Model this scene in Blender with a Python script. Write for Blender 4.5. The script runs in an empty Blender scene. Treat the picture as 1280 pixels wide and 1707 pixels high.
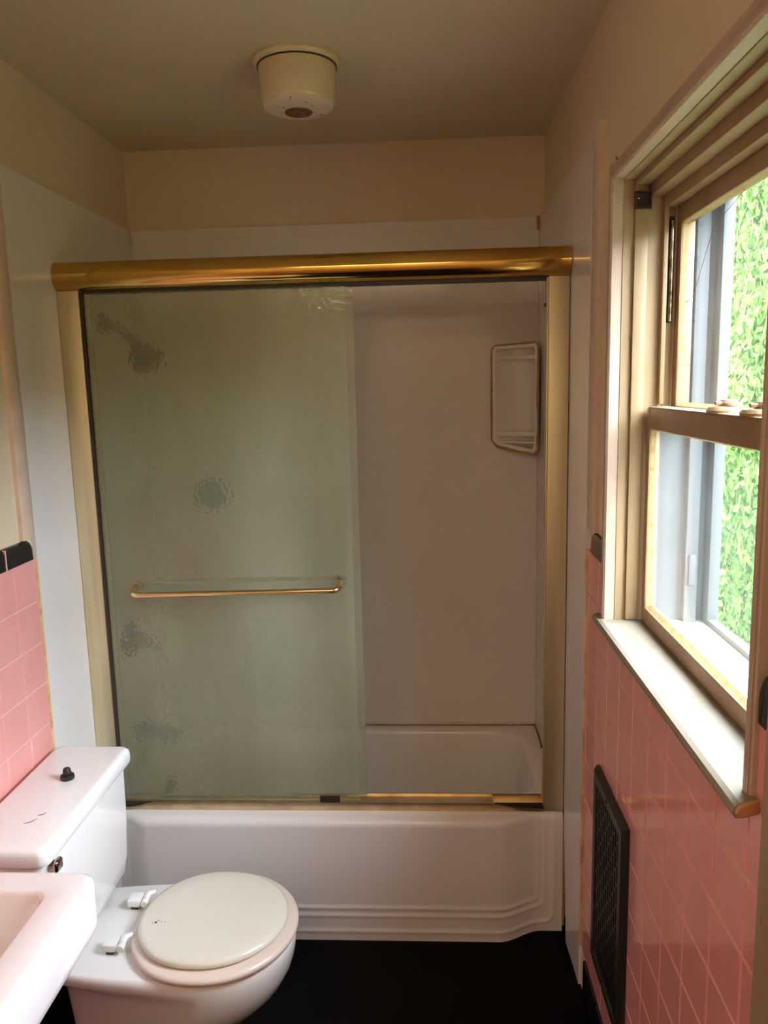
import bpy, bmesh, math, random
from mathutils import Vector, Matrix, noise
random.seed(7)
SC = bpy.context.scene
COL = SC.collection
W = 1.3855          # inner width between the two surround faces
YB = 2.7275         # face of the back surround
YJ = 2.134          # front plane of the shower door frame
H = 2.4262          # ceiling
RIM = 0.384         # tub rim
ORG = {}

# ------------------------------------------------------------------ materials
def newmat(name):
    m = bpy.data.materials.new(name); m.use_nodes = True
    nt = m.node_tree; nt.nodes.clear()
    return m, nt
def N(nt, t, **kw):
    n = nt.nodes.new(t)
    for k, v in kw.items():
        if k.startswith('i_'):
            n.inputs[k[2:].replace('_', ' ')].default_value = v
        else: setattr(n, k, v)
    return n
def c4(c): return (c[0], c[1], c[2], 1)
def mat(name, col, rough=0.5, metal=0.0, col2=None, nscale=6.0, namount=1.0, bump=0.0, bscale=60.0,
        coat=0.0, spots=None, spec=0.5, stretch=None, lo=0.4, hi=0.65, coords='Object'):
    m, nt = newmat(name); L = nt.links.new
    out = N(nt, 'ShaderNodeOutputMaterial'); p = N(nt, 'ShaderNodeBsdfPrincipled')
    L(p.outputs[0], out.inputs[0])
    p.inputs['Roughness'].default_value = rough; p.inputs['Metallic'].default_value = metal
    p.inputs['Coat Weight'].default_value = coat; p.inputs['Coat Roughness'].default_value = 0.06
    p.inputs['Specular IOR Level'].default_value = spec
    tc = N(nt, 'ShaderNodeTexCoord'); src = tc.outputs[coords]
    if stretch:
        mp = N(nt, 'ShaderNodeMapping'); mp.inputs['Scale'].default_value = stretch
        L(src, mp.inputs[0]); src = mp.outputs[0]
    base = None
    if col2:
        nz = N(nt, 'ShaderNodeTexNoise'); nz.inputs['Scale'].default_value = nscale; nz.inputs['Detail'].default_value = 5
        L(src, nz.inputs['Vector'])
        r = N(nt, 'ShaderNodeValToRGB'); r.color_ramp.elements[0].position = lo; r.color_ramp.elements[1].position = hi
        r.color_ramp.elements[0].color = c4(col); r.color_ramp.elements[1].color = c4(col2)
        L(nz.outputs[0], r.inputs[0]); base = r.outputs[0]
    else:
        p.inputs['Base Color'].default_value = c4(col)
    if spots:            # (scale, threshold, colour): dirt or chip specks
        nz = N(nt, 'ShaderNodeTexNoise'); nz.inputs['Scale'].default_value = spots[0]; nz.inputs['Detail'].default_value = 2
        L(src, nz.inputs['Vector'])
        r = N(nt, 'ShaderNodeValToRGB'); r.color_ramp.elements[0].position = spots[1]; r.color_ramp.elements[1].position = spots[1]+0.03
        L(nz.outputs[0], r.inputs[0])
        mx = N(nt, 'ShaderNodeMixRGB'); L(r.outputs[0], mx.inputs[0])
        if base: L(base, mx.inputs[1])
        else: mx.inputs[1].default_value = c4(col)
        mx.inputs[2].default_value = c4(spots[2]); base = mx.outputs[0]
    if base: L(base, p.inputs['Base Color'])
    if bump:
        nz = N(nt, 'ShaderNodeTexNoise'); nz.inputs['Scale'].default_value = bscale; nz.inputs['Detail'].default_value = 3
        L(src, nz.inputs['Vector'])
        b = N(nt, 'ShaderNodeBump'); b.inputs['Strength'].default_value = bump; b.inputs['Distance'].default_value = 0.004
        L(nz.outputs[0], b.inputs['Height']); L(b.outputs[0], p.inputs['Normal'])
    return m

M = {}
M['paint'] = mat('cream wall paint', (.70, .59, .42), .55, col2=(.74, .64, .47), nscale=2.5, bump=.12, bscale=35)
M['ceil'] = mat('cream ceiling paint', (.62, .53, .38), .6, col2=(.66, .57, .43), nscale=2, bump=.1, bscale=30, spots=(9, .80, (.25, .18, .12)))
M['casing'] = mat('pinkish cream gloss paint', (.50, .385, .295), .42, col2=(.46, .345, .255), nscale=9, bump=.25, bscale=40)
M['trim'] = mat('old pinkish plaster strip', (.72, .57, .44), .55, col2=(.66, .50, .38), nscale=14, bump=.5, bscale=28)
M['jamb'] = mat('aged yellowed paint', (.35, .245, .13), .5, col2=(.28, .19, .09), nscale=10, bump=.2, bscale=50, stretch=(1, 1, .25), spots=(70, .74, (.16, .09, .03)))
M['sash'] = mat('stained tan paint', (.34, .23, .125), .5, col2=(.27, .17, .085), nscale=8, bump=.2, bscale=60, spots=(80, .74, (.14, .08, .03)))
M['sashlit'] = mat('yellow lit sash bead', (.56, .44, .22), .4, col2=(.42, .29, .11), nscale=60, lo=.5, hi=.7)  # copy of the sash paint, lighter and yellower where daylight strikes the bead
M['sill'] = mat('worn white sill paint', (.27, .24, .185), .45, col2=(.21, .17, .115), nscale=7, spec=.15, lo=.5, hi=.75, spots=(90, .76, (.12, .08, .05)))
M['rawwood'] = mat('bare wood', (.42, .20, .08), .7, col2=(.55, .30, .14), nscale=30)
M['panel'] = mat('white surround plastic', (.76, .735, .71), .1, spec=.45, bump=.03, bscale=3.0)
M['tub'] = mat('white tub enamel', (.78, .755, .74), .16, bump=.02, bscale=8, spots=(60, .78, (.22, .17, .14)))
M['porc'] = mat('white porcelain', (.83, .82, .80), .06, coat=.4, spots=(75, .80, (.35, .22, .20)))
M['porcsink'] = mat('pale sink porcelain', (.76, .70, .69), .07, coat=.4, spots=(50, .80, (.55, .45, .42)))
M['lidp'] = mat('cream painted toilet lid', (.74, .72, .62), .18, coat=.3, spots=(85, .80, (.4, .3, .28)))
M['seat'] = mat('pinkish cream toilet seat', (.76, .66, .58), .18, coat=.3)
M['plast'] = mat('white hinge plastic', (.80, .80, .78), .3)
M['tile'] = mat('pink glazed tile', (.80, .37, .345), .07, col2=(.77, .335, .31), nscale=7, coat=.2)
M['grout'] = mat('pale pink grout', (.74, .47, .43), .7)
M['black'] = mat('black glazed tile', (.008, .008, .009), .12)
M['floor'] = mat('black floor sheet', (.003, .003, .003), .4, spots=(26, .78, (.06, .06, .055)), spec=.06)
M['caulk'] = mat('yellowed caulk', (.72, .50, .27), .5, col2=(.55, .31, .14), nscale=22)
M['caulkb'] = mat('brown aged caulk', (.45, .27, .11), .5, col2=(.32, .18, .07), nscale=24)
M['caulkw'] = mat('cream caulk', (.72, .64, .52), .5, col2=(.60, .50, .38), nscale=20)
M['brass'] = mat('polished brass', (.66, .42, .12), .12, 1.0, col2=(.60, .37, .10), nscale=8, bump=.04, bscale=10)
M['brassb'] = mat('brushed pale brass', (.74, .66, .43), .45, .8, col2=(.68, .59, .37), nscale=50, stretch=(1, 1, .04))
M['brasst'] = mat('worn brass track', (.74, .60, .38), .3, 1.0, col2=(.60, .46, .28), nscale=18)
M['darkgap'] = mat('dark gasket and gap shade', (.03, .02, .012), .5)  # real dark parts, and shade painted into gaps between parts
M['chrome'] = mat('tarnished chrome', (.55, .53, .50), .15, 1.0, col2=(.30, .27, .24), nscale=40)
M['bronze'] = mat('brown fixture metal', (.07, .04, .022), .4, .3)
M['bar'] = mat('pale polished brass', (.80, .62, .34), .16, 1.0)
M['steel'] = mat('old steel tube', (.40, .34, .26), .3, 1.0, col2=(.10, .07, .04), nscale=45)
M['vent'] = mat('dark grey painted metal', (.022, .022, .018), .38, .1)
M['ventin'] = mat('black duct', (.003, .003, .003), .8)
M['rubber'] = mat('black rubber', (.010, .010, .011), .5)
M['teal'] = mat('teal scrubber', (.01, .30, .38), .7, bump=.8, bscale=90)
M['lamp'] = mat('yellowed fixture enamel', (.68, .58, .38), .25, col2=(.62, .51, .31), nscale=10)
M['lampb'] = mat('pinkish fixture underside', (.66, .55, .43), .3, spots=(42, .66, (.09, .045, .025)))
M['rust'] = mat('rust', (.13, .05, .02), .7, col2=(.24, .11, .05), nscale=60)
M['scuff'] = mat('scuff', (.16, .07, .06), .7)
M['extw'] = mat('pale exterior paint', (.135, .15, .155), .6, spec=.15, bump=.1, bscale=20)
M['outsill'] = mat('sky dimmed outer sill', (.042, .046, .047), .8, col2=(.03, .033, .033), nscale=12, spec=.05)  # exterior paint copy, darkened to offset full sky light on the flat sill
M['bark'] = mat('bark', (.10, .07, .045), .9, bump=.6, bscale=30)
M['lawn'] = mat('lawn', (.05, .09, .025), .9, col2=(.08, .13, .04), nscale=4)
M['blocker_grey'] = mat('grey blocker wall', (.25, .24, .22), .7)  # only for the added wall that blocks side light

def leafmat(name, a, b):
    m, nt = newmat(name); L = nt.links.new
    out = N(nt, 'ShaderNodeOutputMaterial')
    g = N(nt, 'ShaderNodeNewGeometry')
    r = N(nt, 'ShaderNodeValToRGB'); r.color_ramp.elements[0].color = c4(a); r.color_ramp.elements[1].color = c4(b)
    L(g.outputs['Random Per Island'], r.inputs[0])
    d = N(nt, 'ShaderNodeBsdfDiffuse'); t = N(nt, 'ShaderNodeBsdfTranslucent'); mx = N(nt, 'ShaderNodeMixShader')
    mx.inputs[0].default_value = .4
    L(r.outputs[0], d.inputs[0]); L(r.outputs[0], t.inputs[0]); L(d.outputs[0], mx.inputs[1]); L(t.outputs[0], mx.inputs[2]); L(mx.outputs[0], out.inputs[0])
    return m
M['leaf'] = leafmat('leaves', (.035, .085, .022), (.10, .18, .042))
M['leaf2'] = leafmat('leaves pale', (.06, .125, .035), (.14, .22, .055))

def pane_mat(name, haze, tint=(1, 1, 1), streak=False):
    m, nt = newmat(name); L = nt.links.new
    out = N(nt, 'ShaderNodeOutputMaterial')
    tr = N(nt, 'ShaderNodeBsdfTransparent'); tr.inputs[0].default_value = c4(tint)
    gl = N(nt, 'ShaderNodeBsdfGlossy'); gl.inputs['Roughness'].default_value = .03
    tl = N(nt, 'ShaderNodeBsdfTranslucent'); tl.inputs[0].default_value = (.80, .86, .87, 1)
    lw = N(nt, 'ShaderNodeLayerWeight'); lw.inputs[0].default_value = .5
    pw = N(nt, 'ShaderNodeMath', operation='POWER'); pw.inputs[1].default_value = 4; L(lw.outputs['Facing'], pw.inputs[0])
    fr = N(nt, 'ShaderNodeMath', operation='MULTIPLY_ADD'); fr.inputs[1].default_value = .45; fr.inputs[2].default_value = .02; L(pw.outputs[0], fr.inputs[0])
    m1 = N(nt, 'ShaderNodeMixShader'); m2 = N(nt, 'ShaderNodeMixShader')
    tc = N(nt, 'ShaderNodeTexCoord'); mp = N(nt, 'ShaderNodeMapping'); mp.inputs['Scale'].default_value = (1, 1.2, 3.0)
    nz = N(nt, 'ShaderNodeTexNoise'); nz.inputs['Scale'].default_value = 4; nz.inputs['Detail'].default_value = 5
    L(tc.outputs['Object'], mp.inputs[0]); L(mp.outputs[0], nz.inputs['Vector'])
    mr = N(nt, 'ShaderNodeMapRange'); mr.inputs[1].default_value = .3; mr.inputs[2].default_value = .7
    mr.inputs[3].default_value = haze*.7; mr.inputs[4].default_value = min(haze*1.3, .95)
    L(nz.outputs[0], mr.inputs[0]); L(mr.outputs[0], m1.inputs[0])
    L(tr.outputs[0], m1.inputs[1]); L(tl.outputs[0], m1.inputs[2])
    L(fr.outputs[0], m2.inputs[0]); L(m1.outputs[0], m2.inputs[1]); L(gl.outputs[0], m2.inputs[2]); L(m2.outputs[0], out.inputs[0])
    return m
M['pane_up'] = pane_mat('clear dusty pane', .006)
M['pane_low'] = pane_mat('hazy pane', .012)

def frosted(name, col, rough, bump):
    m, nt = newmat(name); L = nt.links.new
    out = N(nt, 'ShaderNodeOutputMaterial'); g = N(nt, 'ShaderNodeBsdfGlass')
    g.inputs['Color'].default_value = c4(col); g.inputs['Roughness'].default_value = rough; g.inputs['IOR'].default_value = 1.35
    tc = N(nt, 'ShaderNodeTexCoord'); mp = N(nt, 'ShaderNodeMapping'); mp.inputs['Scale'].default_value = (1, 1, .8)
    L(tc.outputs['Object'], mp.inputs[0])
    v = N(nt, 'ShaderNodeTexVoronoi'); v.feature = 'SMOOTH_F1'; v.inputs['Scale'].default_value = 105
    L(mp.outputs[0], v.inputs['Vector'])
    b = N(nt, 'ShaderNodeBump'); b.inputs['Strength'].default_value = bump; b.inputs['Distance'].default_value = .0025
    L(v.outputs['Distance'], b.inputs['Height']); L(b.outputs[0], g.inputs['Normal'])
    df = N(nt, 'ShaderNodeBsdfTranslucent'); df.inputs[0].default_value = (.76, .80, .66, 1)
    d2 = N(nt, 'ShaderNodeBsdfDiffuse'); d2.inputs[0].default_value = (.76, .79, .62, 1)
    ad = N(nt, 'ShaderNodeMixShader'); ad.inputs[0].default_value = .65
    L(df.outputs[0], ad.inputs[1]); L(d2.outputs[0], ad.inputs[2])
    # soap film: grows where water runs, in soft vertical streaks
    mp2 = N(nt, 'ShaderNodeMapping'); mp2.inputs['Scale'].default_value = (3.5, 1, 1.2); L(tc.outputs['Object'], mp2.inputs[0])
    nz = N(nt, 'ShaderNodeTexNoise'); nz.inputs['Scale'].default_value = 1.6; nz.inputs['Detail'].default_value = 6; L(mp2.outputs[0], nz.inputs['Vector'])
    mr = N(nt, 'ShaderNodeMapRange'); mr.inputs[1].default_value = .3; mr.inputs[2].default_value = .75; mr.inputs[3].default_value = .09; mr.inputs[4].default_value = .20
    L(nz.outputs[0], mr.inputs[0])
    mx = N(nt, 'ShaderNodeMixShader'); L(mr.outputs[0], mx.inputs[0]); L(g.outputs[0], mx.inputs[1]); L(ad.outputs[0], mx.inputs[2])
    L(mx.outputs[0], out.inputs[0])
    return m
M['frost'] = frosted('hammered shower glass', (.955, .97, .915), .045, .5)
def clearplastic():
    m, nt = newmat('clear plastic'); L = nt.links.new
    out = N(nt, 'ShaderNodeOutputMaterial'); g = N(nt, 'ShaderNodeBsdfGlass'); g.inputs['Roughness'].default_value = .1; g.inputs['IOR'].default_value = 1.4
    L(g.outputs[0], out.inputs[0]); return m
M['clear'] = clearplastic()

# ------------------------------------------------------------------ geometry helpers
class MB:
    def __init__(s): s.bm = bmesh.new()
    def box(s, x0, x1, y0, y1, z0, z1, bev=0, seg=2):
        x0, x1 = min(x0, x1), max(x0, x1); y0, y1 = min(y0, y1), max(y0, y1); z0, z1 = min(z0, z1), max(z0, z1)
        b = bmesh.new()
        bmesh.ops.create_cube(b, size=1)
        for v in b.verts:
            v.co = Vector(((x0+x1)/2+v.co.x*(x1-x0), (y0+y1)/2+v.co.y*(y1-y0), (z0+z1)/2+v.co.z*(z1-z0)))
        if bev:
            bmesh.ops.bevel(b, geom=list(b.edges), offset=min(bev, .49*min(x1-x0, y1-y0, z1-z0)), segments=seg, profile=.5, affect='EDGES')
        s.merge(b); return s
    def merge(s, b):
        me = bpy.data.meshes.new('tmp'); b.to_mesh(me); b.free(); s.bm.from_mesh(me); bpy.data.meshes.remove(me)
    def rings(s, rings, cap0=True, cap1=True, closed=True):
        vs = [[s.bm.verts.new(p) for p in r] for r in rings]
        n = len(rings[0])
        for a, b in zip(vs, vs[1:]):
            for i in range(n if closed else n-1):
                j = (i+1) % n
                try: s.bm.faces.new((a[i], a[j], b[j], b[i]))
                except ValueError: pass
        if cap0: s.bm.faces.new(list(reversed(vs[0])))
        if cap1: s.bm.faces.new(vs[-1])
        return s
    def grid(s, rows):
        vs = [[s.bm.verts.new(p) for p in r] for r in rows]
        for a, b in zip(vs, vs[1:]):
            for i in range(len(a)-1): s.bm.faces.new((a[i], a[i+1], b[i+1], b[i]))
        return s
    def tube(s, path, r, n=14, caps=True):
        path = [Vector(p) for p in path]; rs = []
        up = Vector((0, 0, 1)); prev = None
        for i, p in enumerate(path):
            t = (path[min(i+1, len(path)-1)]-path[max(i-1, 0)]).normalized()
            if prev is None:
                a = t.cross(up)
                if a.length < .05: a = t.cross(Vector((1, 0, 0)))
                a.normalize()
            else:
                a = (prev-t*prev.dot(t)).normalized()
            prev = a; b = t.cross(a)
            rr = r[i] if isinstance(r, (list, tuple)) else r
            rs.append([p+a*math.cos(2*math.pi*k/n)*rr+b*math.sin(2*math.pi*k/n)*rr for k in range(n)])
        return s.rings(rs, caps, caps)
    def lathe(s, prof, c, axis='Z', n=40):      # prof: (radius, height)
        rs = []
        for r, h in prof:
            ring = []
            for k in range(n):
                a = 2*math.pi*k/n; u, v = r*math.cos(a), r*math.sin(a)
                if axis == 'Z': q = (u, v, h)
                elif axis == 'X': q = (h, u, v)
                else: q = (u, h, v)
                ring.append((c[0]+q[0], c[1]+q[1], c[2]+q[2]))
            rs.append(ring)
        return s.rings(rs, True, True)
    def prism(s, poly, axis, a0, a1):           # poly in the two other axes
        def P(p, a):
            if axis == 'X': return (a, p[0], p[1])
            if axis == 'Y': return (p[0], a, p[1])
            return (p[0], p[1], a)
        return s.rings([[P(p, a0) for p in poly], [P(p, a1) for p in poly]])
    def build(s, name, m, parent=None, smooth=None, recalc=True):
        if recalc: bmesh.ops.recalc_face_normals(s.bm, faces=list(s.bm.faces))
        me = bpy.data.meshes.new(name)
        off = ORG.get(parent.name, Vector()) if parent else Vector()
        if off.length: bmesh.ops.translate(s.bm, verts=list(s.bm.verts), vec=-off)
        s.bm.to_mesh(me); s.bm.free()
        me.materials.append(m)
        if smooth is not None:
            for p in me.polygons: p.use_smooth = True
            me.set_sharp_from_angle(angle=math.radians(smooth))
        o = bpy.data.objects.new(name, me); COL.objects.link(o)
        if parent: o.parent = parent; ORG[o.name] = off
        return o

def tag(o, label, cat=None, group=None, kind=None):
    o['label'] = label
    if cat: o['category'] = cat
    if group: o['group'] = group
    if kind: o['kind'] = kind
    return o
def thing(name, label, cat, loc, group=None, kind=None):
    o = bpy.data.objects.new(name, None); COL.objects.link(o); o.location = loc
    o.empty_display_size = .05
    ORG[o.name] = Vector(loc)
    return tag(o, label, cat, group, kind)
def box(name, m, parent, *a, **kw): return MB().box(*a, **kw).build(name, m, parent, smooth=35 if kw.get('bev') else None)
def rr(cx, cy, hx, hy, r, n=6):                 # rounded rectangle outline, counter-clockwise
    out = []
    for sx, sy, a0 in ((1, 1, 0), (-1, 1, 90), (-1, -1, 180), (1, -1, 270)):
        for k in range(n+1):
            a = math.radians(a0+90*k/n)
            out.append((cx+sx*(hx-r)+r*math.cos(a), cy+sy*(hy-r)+r*math.sin(a)))
    return out
def rz(o2, z): return [(x, y, z) for x, y in o2]
def sstep(a, b, x):
    t = min(max((x-a)/(b-a), 0), 1); return t*t*(3-2*t)
def bend(p, r, n=6):                            # round the corners of a polyline
    p = [Vector(q) for q in p]; out = [p[0]]
    for a, b, c in zip(p, p[1:], p[2:]):
        d0 = (a-b).normalized(); d1 = (c-b).normalized()
        s, e = b+d0*r, b+d1*r
        for k in range(n+1):
            t = k/n; out.append(s*(1-t)**2+b*2*t*(1-t)+e*t*t)
    return out+[p[-1]]

# ------------------------------------------------------------------ room shell
t = .012
XL, XR = -t, W+t                                # plaster faces
YW0, YW1, ZW0, ZW1 = .919, 1.637, 1.118, 2.02   # window opening
YF = -1.0                                       # wall behind the camera
ZC = 1.216; P = .1095                           # top of pink tile, tile pitch
def struct(o, label, cat): return tag(o, label, cat, kind='structure')
struct(box('floor', M['floor'], None, XL-.1, XR+.2, YF-.1, YB+.15, -.12, 0), 'black sheet floor in front of the tub', 'floor')
ceil_ = struct(box('ceiling', M['ceil'], None, XL-.1, XR+.2, YF-.1, YB+.15, H, H+.12), 'dull cream painted ceiling', 'ceiling')
wl = struct(box('wall_left', M['paint'], None, XL-.1, XL, YF, YB+.15, 0, H), 'cream plaster wall with pink tile below, behind the toilet', 'wall')
wbk = struct(box('wall_back', M['paint'], None, XL, XR, YB+t, YB+.15, 0, H), 'cream wall above the shower surround', 'wall')
wf = struct(box('wall_front', M['paint'], None, XL-.1, XR+.2, YF-.1, YF, 0, H), 'cream wall behind the viewer', 'wall')
XO = 1.60                                       # outside face of the window wall
mb = MB()
for a in ((YF, YW0, 0, H), (YW1, YB+.15, 0, H), (YW0, YW1, 0, ZW0), (YW0, YW1, ZW1, H)): mb.box(XR, XO, *a)
wr = struct(mb.build('wall_right', M['paint']), 'cream plaster wall with window and pink tile below', 'wall')

def tiles(name, parent, xface, nx, y0, y1, ybase, holes, ztop, rows, zbot):
    """cushion-edged glazed tiles on a grout bed; nx = +1 faces +X"""
    mb = MB(); g = .0015; d = .0035; e = .0022
    def one(a, b, c, dd):
        if b-a < .006 or dd-c < .006: return
        x0, x1 = xface-nx*d, xface
        q = [[(x0, a, c), (x0, b, c), (x0, b, dd), (x0, a, dd)],
             [(x1-nx*.0012, a+.0006, c+.0006), (x1-nx*.0012, b-.0006, c+.0006), (x1-nx*.0012, b-.0006, dd-.0006), (x1-nx*.0012, a+.0006, dd-.0006)],
             [(x1, a+e, c+e), (x1, b-e, c+e), (x1, b-e, dd-e), (x1, a+e, dd-e)]]
        mb.rings(q, False, True)
    k0 = math.floor((y0-ybase)/P); k1 = math.ceil((y1-ybase)/P)
    for r in range(rows):
        zb, zt = ztop-P*(r+1)+g, ztop-P*r-g
        if zt <= zbot: continue
        zb = max(zb, zbot)
        for k in range(k0, k1):
            a, b = max(ybase+P*k+g, y0), min(ybase+P*(k+1)-g, y1)
            segs = [(a, b, zb, zt)]
            for (ha, hb, hc, hd) in holes:
                new = []
                for (a2, b2, c2, d2) in segs:
                    if b2 <= ha or a2 >= hb or d2 <= hc or c2 >= hd: new.append((a2, b2, c2, d2)); continue
                    if a2 < ha: new.append((a2, ha, c2, d2))
                    if b2 > hb: new.append((hb, b2, c2, d2))
                    if c2 < hc: new.append((max(a2, ha), min(b2, hb), c2, hc))
                segs = new
            for q in segs: one(*q)
    return mb.build(name, M['tile'], parent, smooth=25)
# left wall tile
t4 = thing('trim_4', 'pink glazed tile wainscot with black cap on the left wall', 'wall tile', (0, .4, 0), kind='structure')
t5 = thing('trim_5', 'pink glazed tile wainscot with black cap below the window', 'wall tile', (W, 1.3, 0), kind='structure')
box('grout_bed', M['grout'], t4, XL, -.0062, YF, 1.888, 0, ZC)
tiles('pink_tile', t4, -.004, 1, YF, 1.8865, 1.6675, [], ZC, 10, .12)
# right wall tile
mb = MB()
for a in ((.70, YW0-.012, 0, ZC), (YW1+.012, 1.916, 0, ZC), (YW0-.012, YW1+.012, 0, ZW0)): mb.box(W+.0062, XR, *a)
mb.build('grout_bed', M['grout'], t5)
tiles('pink_tile', t5, W+.004, -1, .70, 1.915, 1.574, [(YW0-.012, YW1+.012, ZW0, 3)], ZC, 10, .121)
# black cap tiles, each a bullnose piece
def cap(parent, xf, nx, y0, y1, end0=False, end1=False, up=0):
    z0, z1 = ZC+.001, ZC+.0535+up; prof = []
    for k in range(9):
        a = math.radians(90*k/8); prof.append((xf-nx*.012+nx*.013*math.cos(a), z1-.016+.016*math.sin(a)))
    poly = [(xf-nx*.012, z0), (xf+nx*.001, z0)]+prof
    mb = MB(); rs = []
    st = [(y0, 1), (y1, 1)]
    if end1: st = [(y0, 1), (y1-.014, 1), (y1-.006, .93), (y1-.001, .72), (y1, .5)]
    if end0: st = [(y0, .5), (y0+.001, .72), (y0+.006, .93), (y0+.014, 1), (y1, 1)]
    for y, s in st: rs.append([(x, y, z0+(z-z0)*s) for x, z in poly])
    mb.rings(rs)
    return mb.build('black_cap_tile', M['black'], parent, smooth=40)
yy = 1.742
mb = MB()
for k in range(16): mb.box(-.010, .0005, 1.742-.153*k-.0012, 1.742-.153*k+.0012, ZC+.001, ZC+.051)
mb.build('cap_grout', M['grout'], t4)
cap(t4, -.003, 1, yy+.001, 1.872, end1=True)
while yy > YF+.2:
    cap(t4, -.003, 1, yy-.152, yy-.001); yy -= .153
cap(t5, W+.003, -1, 1.66, 1.872, end1=True)
cap(t5, W+.001, -1, .80, .898, end1=True, up=.016)
# base tiles
def base(parent, name, x0, x1, y0, y1, label):
    mb = MB(); y = y1
    while y > y0+.02:
        mb.box(x0, x1, max(y0, y-.1495), y, 0, .1195, bev=.003); y -= .1525
    return struct(mb.build(name, M['black'], None, smooth=35), label, 'baseboard')
base(wr, 'baseboard_right', W-.0015, XR-.001, .84, 1.862, 'black tile baseboard under the pink tile by the vent')
base(wl, 'baseboard_left', XL+.001, .0005, YF+.02, 1.885, 'black tile baseboard under the sink and toilet')
# plaster strips beside the surround
def strip(name, x0, x1, y0, y1, z0, z1, label):
    mb = MB(); n = 60; rows = []
    out = x1 if abs(x1-W/2) < abs(x0-W/2) else x0; inn = x0 if out == x1 else x1
    rs = []
    for i in range(n+1):
        z = z0+(z1-z0)*i/n
        j = .0022*noise.noise((3, 1, z*14)); k = .0012*noise.noise((8, 2, z*22))
        s = 1 if out > inn else -1
        rs.append([(inn, y0+j, z), (out+k-s*.002, y0+j, z), (out+k, y0+j+.003, z), (out+k, y1-.003, z), (out-s*.002, y1, z), (inn, y1, z)])
    mb.rings(rs)
    return struct(mb.build(name, M['trim'], None, smooth=40), label, 'trim')
strip('trim_1', XL, .000, 1.832, 1.882, 1.272, 2.19, 'pinkish vertical strip between cream wall and surround above the left tile')
strip('trim_2', W-.002, XR, 1.832, 1.905, 1.272, 2.192, 'pinkish vertical strip between surround and window on the right wall')

# ------------------------------------------------------------------ shower surround
ZS = 2.168
def left_x(y): return -.004*sstep(1.9, 2.1, y)
mb = MB(); ys = [1.888, 2.0, 2.08, 2.134, 2.3, 2.5, YB]
rs = [[(XL+.0005, y, 0.001 if y < 2.12 else RIM+.006), (left_x(y), y, 0.001 if y < 2.12 else RIM+.006), (left_x(y), y, ZS), (XL+.0005, y, ZS)] for y in ys]
mb.rings(rs); spl = tag(mb.build('surround_panel', M['panel'], None, smooth=20), 'white plastic surround panel on the left wall beside the toilet tank', 'wall panel', 'white shower surround panels')
mb = MB(); ys = [1.917, 2.0, 2.08, 2.134, 2.3, 2.5, YB]
def right_x(y): return W-.001-.006*sstep(1.93, 2.12, y)
rs = [[(XR-.0005, y, 0.001 if y < 2.12 else RIM+.006), (right_x(y), y, 0.001 if y < 2.12 else RIM+.006), (right_x(y), y, ZS), (XR-.0005, y, ZS)] for y in ys]
mb.rings(rs); spr = tag(mb.build('surround_panel', M['panel'], None, smooth=20), 'white plastic surround panel on the right wall beside the window', 'wall panel', 'white shower surround panels')
spb = tag(box('surround_panel', M['panel'], None, -.0035, W-.0075, YB, YB+t-.0005, RIM+.006, ZS), 'white plastic surround panel along the back of the tub', 'wall panel', 'white shower surround panels')
# thin cap seam along the top of the back panel and the corner caulk drips
box('top_seam', M['caulkw'], spb, -.003, W-.0085, YB-.0008, YB+.001, ZS-.034, ZS-.0325)
mb = MB(); mb.tube([(.002, YB-.002, ZS+.002), (.002, YB-.003, ZS-.02), (.0015, YB-.002, ZS-.052)], [.005, .004, .003], 8)
mb.build('caulk_bead', M['caulkw'], spb, smooth=60)
mb = MB(); mb.tube([(W-.0115, YB-.002, ZS+.002), (W-.0115, YB-.003, ZS-.02), (W-.011, YB-.002, ZS-.042)], [.005, .004, .003], 8)
mb.build('caulk_bead', M['caulkb'], spb, smooth=60)
# caulk along the panel's front edges
def bead(path, r, m, par):
    n = 50; pts = []; rad = []
    a, b = Vector(path[0]), Vector(path[1])
    for i in range(n+1):
        p = a.lerp(b, i/n); pts.append(p); rad.append(r*(1+.35*noise.noise(p*17)))
    return MB().tube(pts, rad, 8).build('caulk_bead', m, par, smooth=60)
bead([(-.005, 1.886, .13), (-.005, 1.886, ZC)], .0052, M['caulk'], spl)
bead([(W+.003, 1.914, .125), (W+.003, 1.914, ZC)], .0055, M['caulk'], spr)
bead([(.003, YB-.002, RIM+.008), (W-.012, YB-.002, RIM+.008)], .0042, M['caulkw'], spb)
bead([(W-.0066, 2.20, RIM+.006), (W-.0066, YB-.003, RIM+.008)], .0018, M['caulk'], spr)
bead([(W-.0052, 2.129, .02), (W-.0052, 2.127, RIM)], .0030, M['caulkb'], spr)
# corner shelf unit in the right back corner
A0, A1 = Vector((1.2265, YB-.0095)), Vector((W-.0165, 2.652))
c2 = Vector((W-.009, YB-.002))
def on(s, d=0):                                  # along the diagonal front, d towards the corner
    p = A0.lerp(A1, s); return p+(c2-(A0+A1)/2).normalized()*d
z0a, z1a = 1.412, 1.752
cad = MB()
outer = [(0, z0a+.02), (0, z1a-.015), (.06, z1a), (.95, z1a+.006), (1, z1a-.006), (1, z0a-.012), (.93, z0a-.024), (.6, z0a-.016), (.12, z0a)]
inner = [(.055, z0a+.035), (.055, z1a-.03), (.085, z1a-.013), (.92, z1a-.007), (.95, z1a-.016), (.95, z0a+.012), (.90, z0a-.008), (.6, z0a+.0), (.14, z0a+.014)]
def P3(s, z, d): q = on(s, d); return (q.x, q.y, z)
cad.rings([[P3(s, z, .0) for s, z in outer], [P3(s, z, -.006) for s, z in [(.5+(a-.5)*.97, b) for a, b in outer]], [P3(s, z, -.005) for s, z in inner], [P3(s, z, .004) for s, z in inner]], False, False)
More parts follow.
